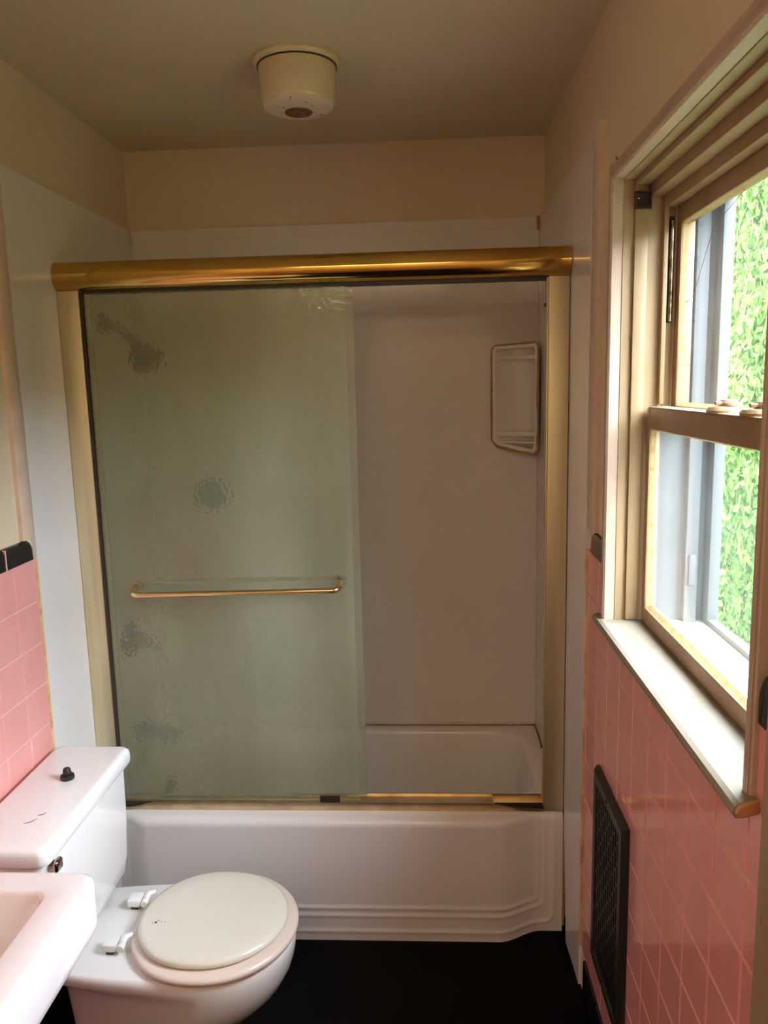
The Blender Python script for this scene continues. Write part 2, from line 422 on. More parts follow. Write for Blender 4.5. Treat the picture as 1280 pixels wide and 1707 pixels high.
cs = thing('corner_shelf', 'white corner soap shelf with brown caulk edge in the tub alcove', 'soap shelf', (W-.03, YB-.03, z0a))
cadf = cad.build('frame', M['panel'], cs, smooth=50)
cad = MB(); n = 14; rows = []
for zi in (z0a+.0, z1a-.005):
    row = []
    for i in range(n+1):
        s = .045+.91*i/n; d = .052*math.sin(math.pi*i/n)**.8; row.append(P3(s, zi, d))
    rows.append(row)
cad.grid(rows).build('niche_wall', M['panel'], cs, smooth=60)
def shelf(z, th, nm):
    cad = MB(); bot = []; top = []
    f = [(.05, -.001), (.3, -.004), (.7, -.004), (.95, -.001)]
    bk = [(.955-.91*i/8, .052*math.sin(math.pi*i/8)**.8) for i in range(9)]
    o = [P3(s, z, d) for s, d in f+bk]; u = [P3(s, z+th, d) for s, d in f+bk]
    cad.rings([o, u]).build(nm, M['panel'], cs, smooth=40)
shelf(1.448, .016, 'shelf'); shelf(1.705, .012, 'shelf'); shelf(z0a+.012, .006, 'shelf_base')
pts = []
ring = outer+[outer[0]]
for (s, z), (s2, z2) in zip(ring, ring[1:]):
    for i in range(8):
        k = i/8; pts.append(P3(.5+(s+(s2-s)*k-.5)*1.03, z+(z2-z)*k, -.003))
pts.append(pts[0])
MB().tube(pts, [.0043*(1+.6*noise.noise(Vector(p)*30)) for p in pts], 8, False).build('caulk_bead', M['caulkb'], cs, smooth=60)

# ------------------------------------------------------------------ bathtub
tub = thing('bathtub', 'white enamel bathtub with bowed ribbed apron behind the toilet', 'bathtub', (W/2, 2.4, 0))
def bow(x): return .052*sstep(.035, .15, x)*(1-sstep(1.185, 1.315, x))
def ush(x, z, xl, xr, zb, r):
    cx, hx = (xl+xr)/2, (xr-xl)/2
    qx = abs(x-cx)-(hx-r); qz = (zb+r)-z
    d = math.hypot(max(qx, 0), max(qz, 0))+min(max(qx, qz), 0)-r
    return d
RIBS = [(.070, 1.306, .104, .022), (.055, 1.322, .080, .028), (.030, 1.350, .030, .034)]
def apron_y(x, z):
    y = YJ-bow(x)*(1-.06*sstep(.1, .38, z))
    ms = sstep(.37, .33, z) if z > .33 else 1
    for xl, xr, zb, r in RIBS:
        d = ush(x, z, xl, xr, zb, r)
        y -= .0042*math.exp(-(d/.0055)**2)*ms
        if d > 0: y += -.0014*ms*sstep(0, .01, d)
    return y
mb = MB(); rows = []
xs = [-.003+(W-.006)*i/330 for i in range(331)]
prof = [('t', 2.20), ('t', 2.165)]
for x in xs:
    r = .026; col = [(x, 2.19, RIM), (x, 2.16, RIM)]
    yt = apron_y(x, .33)
    for k in range(8):
        a = math.radians(90*k/7); col.append((x, yt+r-r*math.sin(a), RIM-r+r*math.cos(a)))
    nz = 90
    for k in range(1, nz+1):
        z = (RIM-r)*(1-k/nz); yb = apron_y(x, z); b = sstep(.29, .345, z); col.append((x, yb*(1-b)+yt*b, z))
    col.append((x, 2.17, 0))
    rows.append(col)
mb.grid(rows); mb.build('apron', M['tub'], tub, smooth=50, recalc=True)
cx, cy = W/2, (2.19+YB)/2; hx, hy = W/2-.012, (YB-2.19)/2-.001
R = []
ox = rr(cx, cy, hx, hy, .012, 8); R.append(rz(ox, RIM-.02)); R.append(rz(ox, RIM))
yi0, yi1 = 2.225, YB-.036
icy, ihy = (yi0+yi1)/2, (yi1-yi0)/2
for dx, dr, z in ((0, .11, RIM), (.008, .11, RIM-.004), (.014, .11, RIM-.016), (.03, .12, .25), (.05, .12, .14), (.08, .12, .09), (.13, .10, .072)):
    R.append(rz(rr(cx, icy, W/2-.055-dx, ihy-dx*.75, min(dr, ihy-dx*.75-.01), 8), z))
mb = MB().rings(R, False, True); mb.build('basin', M['tub'], tub, smooth=50)
MB().lathe([(.0, .0), (.032, 0), (.036, .004), (.034, .008), (.0, .010)], (.10, 2.44, .30), 'X').build('overflow_plate', M['bronze'], tub, smooth=50)
MB().lathe([(.0, 0), (.03, 0), (.03, .004), (0, .005)], (.28, 2.44, .072)).build('drain', M['chrome'], tub, smooth=50)

# ------------------------------------------------------------------ shower fittings behind the glass
sh = thing('wall_shower', 'brown shower head on a bent arm behind the frosted glass', 'shower', (.006, 2.43, 1.83))
MB().tube(bend([(-.002, 2.43, 1.835), (.05, 2.43, 1.825), (.095, 2.425, 1.775)], .02), .011).build('shower_arm', M['bronze'], sh, smooth=60)
MB().lathe([(.012, .0), (.034, .0), (.030, .008), (.014, .012)], (-.003, 2.43, 1.835), 'X').build('wall_flange', M['bronze'], sh, smooth=50)
d = (Vector((.155, 2.41, 1.70))-Vector((.090, 2.425, 1.785))).normalized(); p0 = Vector((.086, 2.426, 1.790))
MB().tube([p0, p0+d*.012, p0+d*.03, p0+d*.06, p0+d*.092, p0+d*.100, p0+d*.104], [.014, .018, .024, .040, .052, .050, .03], 24).build('spray_head', M['bronze'], sh, smooth=40)
va = thing('shower_valve', 'brown single lever shower valve low behind the frosted glass', 'tap', (.006, 2.45, .80))
MB().lathe([(.0, .0), (.062, .0), (.058, .010), (.03, .016), (.028, .045), (.022, .05), (0, .05)], (-.003, 2.45, .815), 'X').build('valve_plate', M['bronze'], va, smooth=40)
MB().tube([(.052, 2.45, .815), (.066, 2.445, .80), (.095, 2.44, .792)], [.018, .013, .009], 12).build('lever', M['bronze'], va, smooth=50)
sp = thing('tub_spout', 'dark tub spout above the rim behind the frosted glass', 'tap', (.006, 2.45, .49))
MB().tube([(-.003, 2.45, .49), (.03, 2.45, .492), (.10, 2.45, .488), (.125, 2.45, .478), (.135, 2.45, .455)], [.027, .027, .025, .023, .018], 20).build('spout_body', M['bronze'], sp, smooth=50)
MB().tube([(.105, 2.45, .505), (.105, 2.45, .53)], [.006, .009], 10).build('diverter_knob', M['chrome'], sp, smooth=50)
sc = thing('bath_scrubber', 'round teal bath scrubber on the back surround panel behind the frosted glass', 'bath scrubber', (.236, 2.69, 1.26))
MB().lathe([(.0, -.020), (.042, -.020), (.056, -.012), (.056, .008), (.044, .016), (0, .016)], (.234, 2.690, 1.262), 'Y').build('scrubber_pad', M['teal'], sc, smooth=50)
MB().lathe([(.0, .0), (.008, 0), (.010, .008), (.018, .0155), (.0, .016)], (.234, 2.7105, 1.262), 'Y').build('suction_cup', M['rubber'], sc, smooth=50)

# ------------------------------------------------------------------ sliding shower door
dr = thing('shower_door', 'brass framed sliding shower door with hammered glass standing on the tub rim', 'shower door', (W/2, 2.15, RIM))
ZH0, ZH1 = 1.9035, 1.978
zc_, zh = (ZH0+ZH1)/2, (ZH1-ZH0)/2
poly = [(2.20, ZH0), (2.20, ZH1)]
for k in range(25):
    a = math.radians(90-180*k/24); poly.append((2.134-.030*math.cos(a)*1.0+.006, zc_+zh*math.sin(a)))
MB().prism(poly, 'X', -.0033, W-.009).build('header_rail', M['brass'], dr, smooth=30)
box('top_channel', M['darkgap'], dr, .058, W-.062, 2.142, 2.195, ZH0-.006, ZH0+.003)
def jamb(x0, x1, lip):
    mb = MB().box(x0, x1, 2.134, 2.196, RIM+.002, ZH0, bev=.003)
    o = mb.build('side_jamb', M['brassb'], dr, smooth=35)
    return o
jl = jamb(-.0033, .056, 1); jr = jamb(W-.064, W-.009, -1)
box('bumper_strip', M['darkgap'], jl, .056, .0635, 2.139, 2.152, RIM+.02, ZH0-.003)
box('guide_lip', M['brassb'], jl, .056, .060, 2.1525, 2.194, RIM+.02, ZH0-.003)
box('guide_lip', M['brassb'], jr, W-.068, W-.064, 2.136, 2.160, RIM+.02, ZH0-.003, bev=.001)
for z in (.58, 1.83): MB().lathe([(0, 0), (.005, 0), (.005, .004), (0, .005)], (W-.0735, 2.150, z), 'X', 12).build('bumper', M['darkgap'], jr)
mb = MB().box(-.0033, W-.009, 2.1375, 2.196, RIM+.0005, RIM+.007)
mb.box(.150, 1.175, 2.139, 2.196, RIM+.006, RIM+.0215)
mb.build('bottom_track', M['brasst'], dr)
box('track_fin', M['brasst'], dr, .057, W-.065, 2.186, 2.190, RIM+.006, RIM+.026)
zl, zt = RIM+.008, RIM+.0255
top = [(.057, zl), (.09, zl+.002), (.115, zl+.006), (.135, zl+.013), (.165, zt), (1.16, zt), (1.19, zl+.013), (1.225, zl+.006), (1.27, zl+.002), (W-.065, zl)]
poly = [(.057, RIM+.001)]+top+[(W-.065, RIM+.001)]
MB().prism(poly, 'Y', 2.134, 2.1375).build('track_lip', M['brasst'], dr)
box('track_gap', M['darkgap'], dr, .057, .149, 2.1395, 2.1425, RIM+.007, RIM+.0235)
box('track_gap', M['darkgap'], dr, 1.176, W-.065, 2.1395, 2.1425, RIM+.007, RIM+.0235)
box('guide_block', M['darkgap'], dr, .66, .72, 2.1445, 2.149, RIM+.0225, RIM+.040)
g1 = box('glass_panel', M['frost'], dr, .0655, .780, 2.150, 2.155, RIM+.024, ZH0-.004)
g2 = box('glass_panel', M['frost'], dr, .070, .799, 2.175, 2.180, RIM+.024, ZH0-.004)
tag(g1, 'hammered glass panel nearer the room with the towel bar'); tag(g2, 'hammered glass panel behind, nearer the tub')
bar = bend([(.150, 2.147, 1.072), (.150, 2.104, 1.058), (.742, 2.104, 1.066), (.742, 2.147, 1.080)], .022, 8)
tb = MB().tube(bar, .0082, 16).build('towel_bar', M['bar'], g1, smooth=60)
MB().tube(bend([(.165, 2.182, 1.074), (.165, 2.21, 1.070), (.735, 2.21, 1.078), (.735, 2.182, 1.082)], .02, 6), .006, 12).build('towel_bar', M['brasst'], g2, smooth=60)
for x, z in ((.150, 1.072), (.742, 1.080)):
    MB().lathe([(.008, 0), (.019, 0), (.019, .003), (.008, .0035)], (x, 2.1462, z), 'Y', 24).build('mount_washer', M['clear'], g1, smooth=40)

# ------------------------------------------------------------------ toilet
to = thing('toilet', 'white two piece toilet with cream lid closed, against the left wall', 'toilet', (.3, 1.643, 0))
TY = 1.643
def bowl_outline(x0, x1, hwb, hw, xm, n=40, sq=2.0):
    """plan outline: squarish back at x0, widest at xm, round front at x1"""
    out = []
    for k in range(n):
        a = 2*math.pi*k/n
        ca, sa = math.cos(a), math.sin(a)
        if ca >= 0:
            x = xm+(x1-xm)*abs(ca)**(2/sq); y = hw*math.copysign(abs(sa)**(2/sq), sa)
        else:
            e = 2/4.5
            x = xm-(xm-x0)*abs(ca)**e
            f = abs(sa)**e; u = (xm-x)/(xm-x0)
            y = math.copysign(f*(hw+(hwb-hw)*u), sa)
        out.append((x, TY+y))
    return out
S = [(.115, .525, .105, .125, .33, 0), (.115, .523, .105, .125, .33, .012), (.125, .505, .095, .112, .33, .045), (.13, .485, .086, .103, .33, .09),
     (.135, .485, .082, .106, .33, .125), (.13, .535, .084, .128, .36, .16), (.125, .595, .086, .152, .40, .20), (.12, .635, .090, .170, .43, .245), (.115, .655, .098, .179, .45, .285),
     (.09, .662, .115, .183, .46, .312), (.05, .664, .138, .185, .46, .326), (.04, .665, .148, .186, .46, .338), (.04, .664, .150, .186, .46, .350), (.04, .660, .150, .183, .46, .359), (.045, .652, .146, .176, .46, .364)]
mb = MB().rings([rz(bowl_outline(*q[:5]), q[5]) for q in S])
bo = mb.build('bowl', M['porc'], to, smooth=60)
# tank
R = []
tcy, thy = 1.641, .224
for x1, hy, z, r in ((.165, thy-.055, .364, .03), (.180, thy-.03, .372, .035), (.188, thy-.012, .392, .035), (.193, thy-.004, .43, .035), (.197, thy, .55, .03), (.199, thy, .676, .03)):
    x0 = .006; R.append(rz(rr((x0+x1)/2, tcy, (x1-x0)/2, hy, r, 6), z))
tk = MB().rings(R).build('tank', M['porc'], to, smooth=40)
R = []
for g, z in ((-.012, .674), (-.002, .676), (.0, .682), (.0, .700), (-.002, .708), (-.007, .7135), (-.014, .7155)):
    R.append(rz(rr(.108, tcy, .102+g, .239+g, .022, 6), z))
tl = MB().rings(R).build('tank_lid', M['porc'], to, smooth=50)
for a, b, w in (((.128, 1.535, .7158), (.142, 1.548, .7158), .0016), ((.113, 1.502, .7158), (.133, 1.522, .7158), .0016)):
    a, b = Vector(a), Vector(b); mid = (a+b)/2+Vector((.003, -.003, 0))
    MB().tube([a, mid, b], [w*.4, w*.7, w*.3], 6).build('scuff_mark', M['scuff'], tl)
# flush lever
MB().tube([(.198, 1.442, .661), (.208, 1.442, .661)], .009, 16).build('lever_stem', M['chrome'], tk, smooth=50)
mb = MB(); mb.box(.206, .219, 1.427, 1.455, .648, .674, bev=.006, seg=3)
mb.build('flush_lever', M['chrome'], tk, smooth=40)
# seat ring and lid
def egg(x0, x1, hw, n=56):
    out = []; xm = x0+(x1-x0)*.50
    for k in range(n):
        a = 2*math.pi*k/n; ca, sa = math.cos(a), math.sin(a)
        e = .86 if ca < 0 else 1
        x = xm+((x1-xm) if ca > 0 else (xm-x0))*math.copysign(abs(ca)**e, ca)
        y = hw*math.copysign(abs(sa)**(.92 if ca < 0 else 1), sa)*(1-.10*max(0, -ca)**3)
        out.append((x, TY+y))
    return out
R = []
for g, z in ((-.012, .3665), (-.003, .368), (0, .374), (0, .379), (-.004, .384), (-.012, .386)):
    R.append(rz(egg(.284-g, .672+g, .193+g), z))
for g, z in ((-.060, .386), (-.064, .382), (-.064, .3705), (-.060, .3665)):
    R.append(rz(egg(.284-g, .672+g, .193+g), z))
vs = R+[R[0]]
se = MB().rings(vs, False, False).build('seat', M['seat'], to, smooth=50)
R = []
for g, z in ((-.012, .3865), (-.004, .388), (0, .393), (0, .398), (-.004, .4035), (-.013, .407), (-.05, .4085), (-.11, .409)):
    R.append(rz(egg(.300-g, .648+g, .167+g), z))
ld = MB().rings(R).build('lid', M['lidp'], to, smooth=50)
for x, y, r in ((.3465, 1.603, .0035), (.351, 1.609, .0016), (.340, 1.600, .0013), (.360, 1.604, .0014), (.368, 1.605, .0015), (.376, 1.606, .0011)):
    MB().lathe([(0, 0), (r, 0), (r*.7, .0006), (0, .0008)], (x, y, .4083), n=10).build('chip_mark', M['scuff'], ld)
for s in (1, -1):
    y = TY+s*.078
    h = box('seat_hinge', M['plast'], to, .238, .270, y-.018, y+.018, .372, .390, bev=.003)
    box('hinge_bolt', M['darkgap'], h, .246, .262, y-.010-.004, y+.006, .3635, .3725)
    MB().tube([(.281, y-.020, .382), (.281, y-.004, .383)], .0085, 12).build('hinge_barrel', M['plast'], h, smooth=50)
    MB().tube([(.279, y-.002, .383), (.281, y+.018, .385), (.296, y+.026, .386)], [.0085, .0085, .006], 12).build('hinge_barrel', M['plast'], h, smooth=50)
for s in (1, -1):
    MB().lathe([(0, 0), (.014, 0), (.013, .008), (.007, .014), (0, .016)], (.24, TY+s*.088, .02), n=16).build('bolt_cap', M['porc'], to, smooth=50)

# black rubber plug on the tank lid
pg = thing('rubber_plug', 'small black rubber plug standing on the white tank lid', 'plug', (.120, 1.699, .7157))
MB().lathe([(0, 0), (.0155, 0), (.0165, .002), (.0160, .009), (.0145, .0105), (.0095, .011), (.0098, .013), (.0088, .024), (.007, .0265), (0, .027)], (.120, 1.699, .7158), n=28).build('plug_body', M['rubber'], pg, smooth=35)
MB().tube([(.1275+.0, 1.699, .733), (.130, 1.699, .733)], .003, 8).build('plug_tab', M['rubber'], pg)

# ------------------------------------------------------------------ sink
sk = thing('sink', 'pale wall hung sink with a square basin in front of the toilet tank', 'sink', (0, .95, .70))
sx0, sx1, sy0, sy1 = -.003, .407, .70, 1.216
scx, scy, shx, shy = (sx0+sx1)/2, (sy0+sy1)/2, (sx1-sx0)/2, (sy1-sy0)/2
R = []
for g, z in ((-.13, .64), (-.06, .68), (-.012, .700), (-.004, .703), (-.001, .712), (0, .72), (0, .788), (-.002, .795), (-.007, .799), (-.013, .8005)):
    R.append(rz(rr(scx, scy, shx+g, shy+g, .032 if g > -.02 else .05, 7), z))
bx0, bx1, by0, by1 = .125, .343, .76, 1.158
bcx, bcy, bhx, bhy = (bx0+bx1)/2, (by0+by1)/2, (bx1-bx0)/2, (by1-by0)/2
for g, z in ((.004, .8005), (0, .799), (-.004, .794), (-.012, .76), (-.022, .715), (-.04, .690), (-.07, .682)):
    R.append(rz(rr(bcx, bcy, bhx+g, bhy+g, .028, 7), z))
skb = MB().rings(R).build('basin', M['porcsink'], sk, smooth=50)
MB().lathe([(0, 0), (.022, 0), (.022, .003), (0, .004)], (bcx, bcy, .6825), n=24).build('drain', M['chrome'], sk, smooth=40)
mb = MB().tube([(bcx, bcy, .66), (bcx, bcy, .50), (bcx, bcy, .42), (bcx-.03, bcy, .38), (bcx-.09, bcy, .40), (bcx-.10, bcy, .46), (.0, bcy, .47)], .016, 14)
mb.build('drain_trap', M['chrome'], sk, smooth=60)

# ------------------------------------------------------------------ ceiling light
cl = thing('ceiling_light', 'round yellowed ceiling light with a rusty bottom above the tub', 'ceiling light', (.688, 2.058, H))
LX, LY = .688, 2.060
MB().lathe([(.0, H), (.108, H), (.109, H-.008), (.105, H-.014), (.0985, H-.016), (.096, H-.012)], (LX, LY, 0), n=56).build('mounting_ring', M['lamp'], cl, smooth=40)
MB().lathe([(.096, H-.0125), (.099, H-.0125), (.099, H-.0185), (.096, H-.0185)], (LX, LY, 0), n=56).build('shadow_gap', M['darkgap'], cl)  # dark ring stands in for the shade below the mounting ring
hz = H-.019
MB().lathe([(.0965, hz), (.0965, hz-.012), (.0945, hz-.05), (.0925, hz-.078), (.089, hz-.086), (.087, hz-.0875)], (LX, LY, 0), n=56).build('shade', M['lamp'], cl, smooth=40)
hb = hz-.0875
MB().lathe([(.0868, hb), (.082, hb-.005), (.070, hb-.0105), (.045, hb-.013), (.036, hb-.0132)], (LX, LY, 0), n=56).build('shade_bottom', M['lampb'], cl, smooth=60)
MB().lathe([(.0, hb-.012), (.035, hb-.0134), (.033, hb-.016), (.022, hb-.0145), (.012, hb-.016), (0, hb-.0165)], (LX, LY, 0), n=36).build('rusty_cap', M['rust'], cl, smooth=40)

# ------------------------------------------------------------------ wall vent
ve = thing('wall_vent', 'dark metal register grille in the pink tile under the window', 'vent', (W, 1.60, .24))
vy0, vy1, vz0, vz1 = 1.459, 1.735, .242, .735
xf = W-.012
rings = []
fw = .034
def vr(x, g): return [(x, vy0+g, vz0+g), (x, vy1-g, vz0+g), (x, vy1-g, vz1-g), (x, vy0+g, vz1-g)]
MB().rings([vr(W+.0035, 0), vr(W-.004, 0), vr(xf, .008), vr(xf, fw-.004), vr(xf+.006, fw), vr(W+.0035, fw)], False, False).build('frame', M['vent'], ve, smooth=20)
box('duct', M['ventin'], ve, W-.0005, W+.0035, vy0+fw-.001, vy1-fw+.001, vz0+fw-.001, vz1-fw+.001)
mb = MB()
ny = 11; pitch = (vy1-vy0-2*fw)/ny
for i in range(1, ny):
    y = vy0+fw+pitch*i; mb.box(xf+.0025, xf+.0085, y-.0028, y+.0028, vz0+fw-.002, vz1-fw+.002)
mb.build('bars', M['vent'], ve)
mb = MB(); nr = 9; ph = (vz1-vz0-2*fw)/nr
for r in range(1, nr):
    for i in range(ny):
        y = vy0+fw+pitch*i; z = vz0+fw+ph*(r+(.0 if i % 2 else .5))
        if z < vz1-fw-.01: mb.box(xf+.0025, xf+.0085, y, y+pitch, z-.003, z+.003)
mb.build('cross_bars', M['vent'], ve)
for z in (vz0+.016, vz1-.016):
    MB().lathe([(0, 0), (.005, 0), (.004, -.002), (0, -.003)], (xf, (vy0+vy1)/2, z), 'X', 14).build('screw', M['vent'], ve)

# ------------------------------------------------------------------ window
wi = thing('window_1', 'double hung window with yellowed frame above the pink tile', 'window', (W, 1.26, ZW0), kind='structure')
XC = W-.020
def casing_leg(y0, y1, z0, z1, XC=XC):
    inner = y0 if abs(y0-1.26) < abs(y1-1.26) else y1
    s = 1 if inner == y0 else -1
    w = abs(y1-y0)
    poly = [(XR, inner), (XC+.004, inner), (XC, inner+s*.004), (XC, inner+s*.010), (XC+.004, inner+s*.012), (XC+.001, inner+s*.016), (XC+.001, inner+s*(w-.006)), (XC+.005, inner+s*w), (XR, inner+s*w)]
    return MB().prism(poly, 'Z', z0, z1).build('casing', M['casing'], wi)
casing_leg(YW1, YW1+.030, ZW0+.002, ZW1+.030)
casing_leg(YW0-.0185, YW0, ZW0+.002, ZW1+.030, W-.007)
MB().prism([(XR, ZW1), (XC+.004, ZW1), (XC, ZW1+.004), (XC, ZW1+.010), (XC+.004, ZW1+.012), (XC+.001, ZW1+.016), (XC+.001, ZW1+.026), (XC+.005, ZW1+.030), (XR, ZW1+.030)], 'Y', YW0-.002, YW1+.002).build('casing', M['casing'], wi)
crk = MB().rings([[(XR-.0006, 1.7404, 2.092), (XR-.0006, 1.7352, 2.078), (XR-.0006, 1.7443, 2.064), (XR-.0006, 1.7378, 2.044), (XR-.0006, 1.7092, 2.058), (XR-.0006, 1.7144, 2.075)], [(XR+.002, 1.7404, 2.092), (XR+.002, 1.7352, 2.078), (XR+.002, 1.7443, 2.064), (XR+.002, 1.7378, 2.044), (XR+.002, 1.7092, 2.058), (XR+.002, 1.7144, 2.075)]])
crk.build('paint_chip', M['rust'], wi)
# sill (stool) with rounded nose
mb = MB(); XS = W-.032
poly = [(1.462, ZW0-.016), (1.462, ZW0+.002), (XS+.010, ZW0+.002), (XS+.003, ZW0-.001), (XS, ZW0-.008), (XS+.003, ZW0-.015), (XS+.010, ZW0-.018), (W+.003, ZW0-.018), (W+.003, ZW0-.016)]
mb.prism(poly, 'Y', YW0+.001, YW1-.001)
polyh = [(XS+.010, ZW0+.002), (XS+.003, ZW0-.001), (XS, ZW0-.008), (XS+.003, ZW0-.015), (XS+.010, ZW0-.018), (W+.003, ZW0-.018), (W+.003, ZW0+.002)]
mb.prism(polyh, 'Y', YW1-.001, 1.686)
mb.rings([[(x, YW0+.001, z) for x, z in polyh], [(x, .915, z) for x, z in polyh], [(x, .893-.55*max(0, W-.004-x), z) for x, z in polyh]])
sl = mb.build('sill', M['sill'], wi)
MB().rings([[(x+.002, .8945-.55*max(0, W-.004-x), z) for x, z in polyh], [(x+.004, .8905-.55*max(0, W-.004-x), ZW0-.008+(z-ZW0+.008)*.8) for x, z in polyh]]).build('chipped_end', M['rawwood'], sl)
# jamb liners, head liner and stops
def pair(name, m, x0, x1, dy, z0, z1, bev=.0015):
    for a, b in ((YW1-dy, YW1), (YW0, YW0+dy)): box(name, m, wi, x0, x1, a, b, z0, z1, bev=bev)
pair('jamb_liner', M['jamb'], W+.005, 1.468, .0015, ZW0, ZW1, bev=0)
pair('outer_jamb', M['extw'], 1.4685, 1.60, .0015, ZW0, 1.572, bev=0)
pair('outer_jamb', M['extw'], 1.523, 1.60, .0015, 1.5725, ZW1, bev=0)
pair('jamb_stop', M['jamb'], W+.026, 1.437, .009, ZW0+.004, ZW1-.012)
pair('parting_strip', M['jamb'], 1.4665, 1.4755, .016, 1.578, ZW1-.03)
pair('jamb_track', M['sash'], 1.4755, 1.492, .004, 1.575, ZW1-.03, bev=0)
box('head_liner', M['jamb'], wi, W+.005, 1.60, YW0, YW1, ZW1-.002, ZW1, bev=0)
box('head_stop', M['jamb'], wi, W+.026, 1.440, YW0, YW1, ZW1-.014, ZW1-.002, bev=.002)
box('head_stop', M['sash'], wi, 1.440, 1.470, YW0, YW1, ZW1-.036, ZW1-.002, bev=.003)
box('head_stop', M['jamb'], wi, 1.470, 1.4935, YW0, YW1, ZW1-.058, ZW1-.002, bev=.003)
# balance tubes
for s, y in ((1, YW1-.013), (-1, YW0+.013)):
    tb_ = MB().tube([(1.4832, y, 1.742), (1.4832, y, 1.935)], .0042, 10).build('balance_tube', M['steel'], wi, smooth=50)
    MB().lathe([(0, 0), (.004, 0), (.004, .003), (0, .004)], (1.4775, y-.004*s, 1.925), 'X', 10).build('balance_screw', M['darkgap'], tb_)
    box('slot', M['darkgap'], tb_, 1.4775, 1.489, y+.0068*s, y+.0078*s, 1.740, 1.945)
# sashes
def sash(x0, x1, y0, y1, z0, z1, st, rt, rb, xg, pane, label):
    o = bpy.data.objects.new('sash', None); COL.objects.link(o); o.parent = wi; ORG[o.name] = ORG[wi.name]; o.empty_display_size = .03
    o['label'] = label
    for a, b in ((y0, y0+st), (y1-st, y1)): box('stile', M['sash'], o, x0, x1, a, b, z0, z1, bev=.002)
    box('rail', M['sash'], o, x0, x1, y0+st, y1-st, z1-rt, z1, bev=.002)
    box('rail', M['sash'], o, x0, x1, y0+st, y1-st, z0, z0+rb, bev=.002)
    a0, a1, b0, b1 = y0+st, y1-st, z0+rb, z1-rt
    xb = x0+.004; mbd = MB(); e = .007
    mbd.rings([[(xb, a0, b0), (xb, a1, b0), (xb, a1, b1), (xb, a0, b1)], [(xg-.001, a0+e*.3, b0+e), (xg-.001, a1-e*.3, b0+e), (xg-.001, a1-e*.3, b1-e*.6), (xg-.001, a0+e*.3, b1-e*.6)]], False, False)
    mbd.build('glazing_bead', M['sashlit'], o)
    box('pane', pane, o, xg, xg+.001, a0, a1, b0, b1)
    return o
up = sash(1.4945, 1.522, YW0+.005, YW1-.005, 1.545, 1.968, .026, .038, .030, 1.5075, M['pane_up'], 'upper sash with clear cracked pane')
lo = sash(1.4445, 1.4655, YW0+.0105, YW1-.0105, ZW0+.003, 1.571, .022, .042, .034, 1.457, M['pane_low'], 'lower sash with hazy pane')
# crack in the upper pane
MB().tube([(1.5068, 1.603, 1.775), (1.5068, 1.560, 1.785), (1.5068, 1.545, 1.80), (1.5068, 1.50, 1.853), (1.5068, 1.46, 1.895), (1.5068, 1.33, 1.925)], .0005, 5).build('crack', M['scuff'], up)
# meeting rail cap and sash locks
box('meeting_cap', M['sash'], lo, 1.4445, 1.484, YW0+.02, YW1-.02, 1.571, 1.574, bev=.001)
for y in (1.262, 1.128):
    k = MB().lathe([(0, 0), (.024, 0), (.025, .004), (.021, .009), (.012, .0105), (0, .011)], (1.462, y, 1.574), n=24).build('sash_lock', M['sash'], lo, smooth=40)
    mb = MB().lathe([(0, 0), (.014, 0), (.015, .004), (.012, .009), (0, .010)], (1.470, y-.003, 1.585), n=20); mb.box(1.447, 1.470, y-.010, y-.002, 1.586, 1.592, bev=.002)
    mb.build('lock_cam', M['sash'], k, smooth=40)
# storm frame outside and exterior jamb
XT = 1.572
mb = MB()
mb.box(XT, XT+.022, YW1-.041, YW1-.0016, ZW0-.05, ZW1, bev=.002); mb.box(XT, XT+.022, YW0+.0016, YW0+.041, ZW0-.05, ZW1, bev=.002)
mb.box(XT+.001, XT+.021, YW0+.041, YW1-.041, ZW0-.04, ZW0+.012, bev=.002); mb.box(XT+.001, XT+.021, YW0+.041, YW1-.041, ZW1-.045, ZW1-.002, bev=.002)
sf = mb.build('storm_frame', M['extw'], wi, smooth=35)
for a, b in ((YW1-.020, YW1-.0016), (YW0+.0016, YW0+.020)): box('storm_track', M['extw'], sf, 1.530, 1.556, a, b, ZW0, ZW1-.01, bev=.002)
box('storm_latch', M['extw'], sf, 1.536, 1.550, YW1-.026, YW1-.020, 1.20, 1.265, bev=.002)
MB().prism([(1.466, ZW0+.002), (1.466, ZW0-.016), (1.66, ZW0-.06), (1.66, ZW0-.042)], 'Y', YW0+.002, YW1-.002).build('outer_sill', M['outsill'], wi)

# old shade bracket at the top of the far jamb
br = thing('shade_bracket', 'dark square shade bracket screwed into the top corner of the window frame', 'bracket', (1.43, YW1-.012, 1.98))
by = YW1-.0095
mb = MB(); bx0, bx1, bz0, bz1 = 1.4085, 1.4405, 1.960, 1.9925
mb.box(bx0, bx1, by-.0012, by, bz0, bz1)
mb.build('back_plate', M['darkgap'], br)
mb = MB()
for a in ((bx0, bx1, bz0, bz0+.003), (bx0, bx1, bz1-.003, bz1), (bx0, bx0+.0025, bz0, bz1), (bx1-.0025, bx1, bz0, bz1)): mb.box(a[0], a[1], by-.010, by-.001, a[2], a[3])
mb.build('rim', M['bronze'], br)
MB().lathe([(0, 0), (.0024, 0), (.0016, -.0012), (0, -.0016)], (bx0+.008, by-.0012, bz1-.012), 'Y', 12).build('screw', M['chrome'], br)

# casing of the doorway nearest the viewer on the right
dc = struct(MB().prism([(XR, .70), (XR, .832), (W-.016, .832), (W-.020, .828), (W-.020, .80), (W-.024, .795), (W-.024, .70)], 'Z', 0, 2.10).build('trim_3', M['jamb']), 'yellowed upright door casing beside the window at the right edge', 'trim')

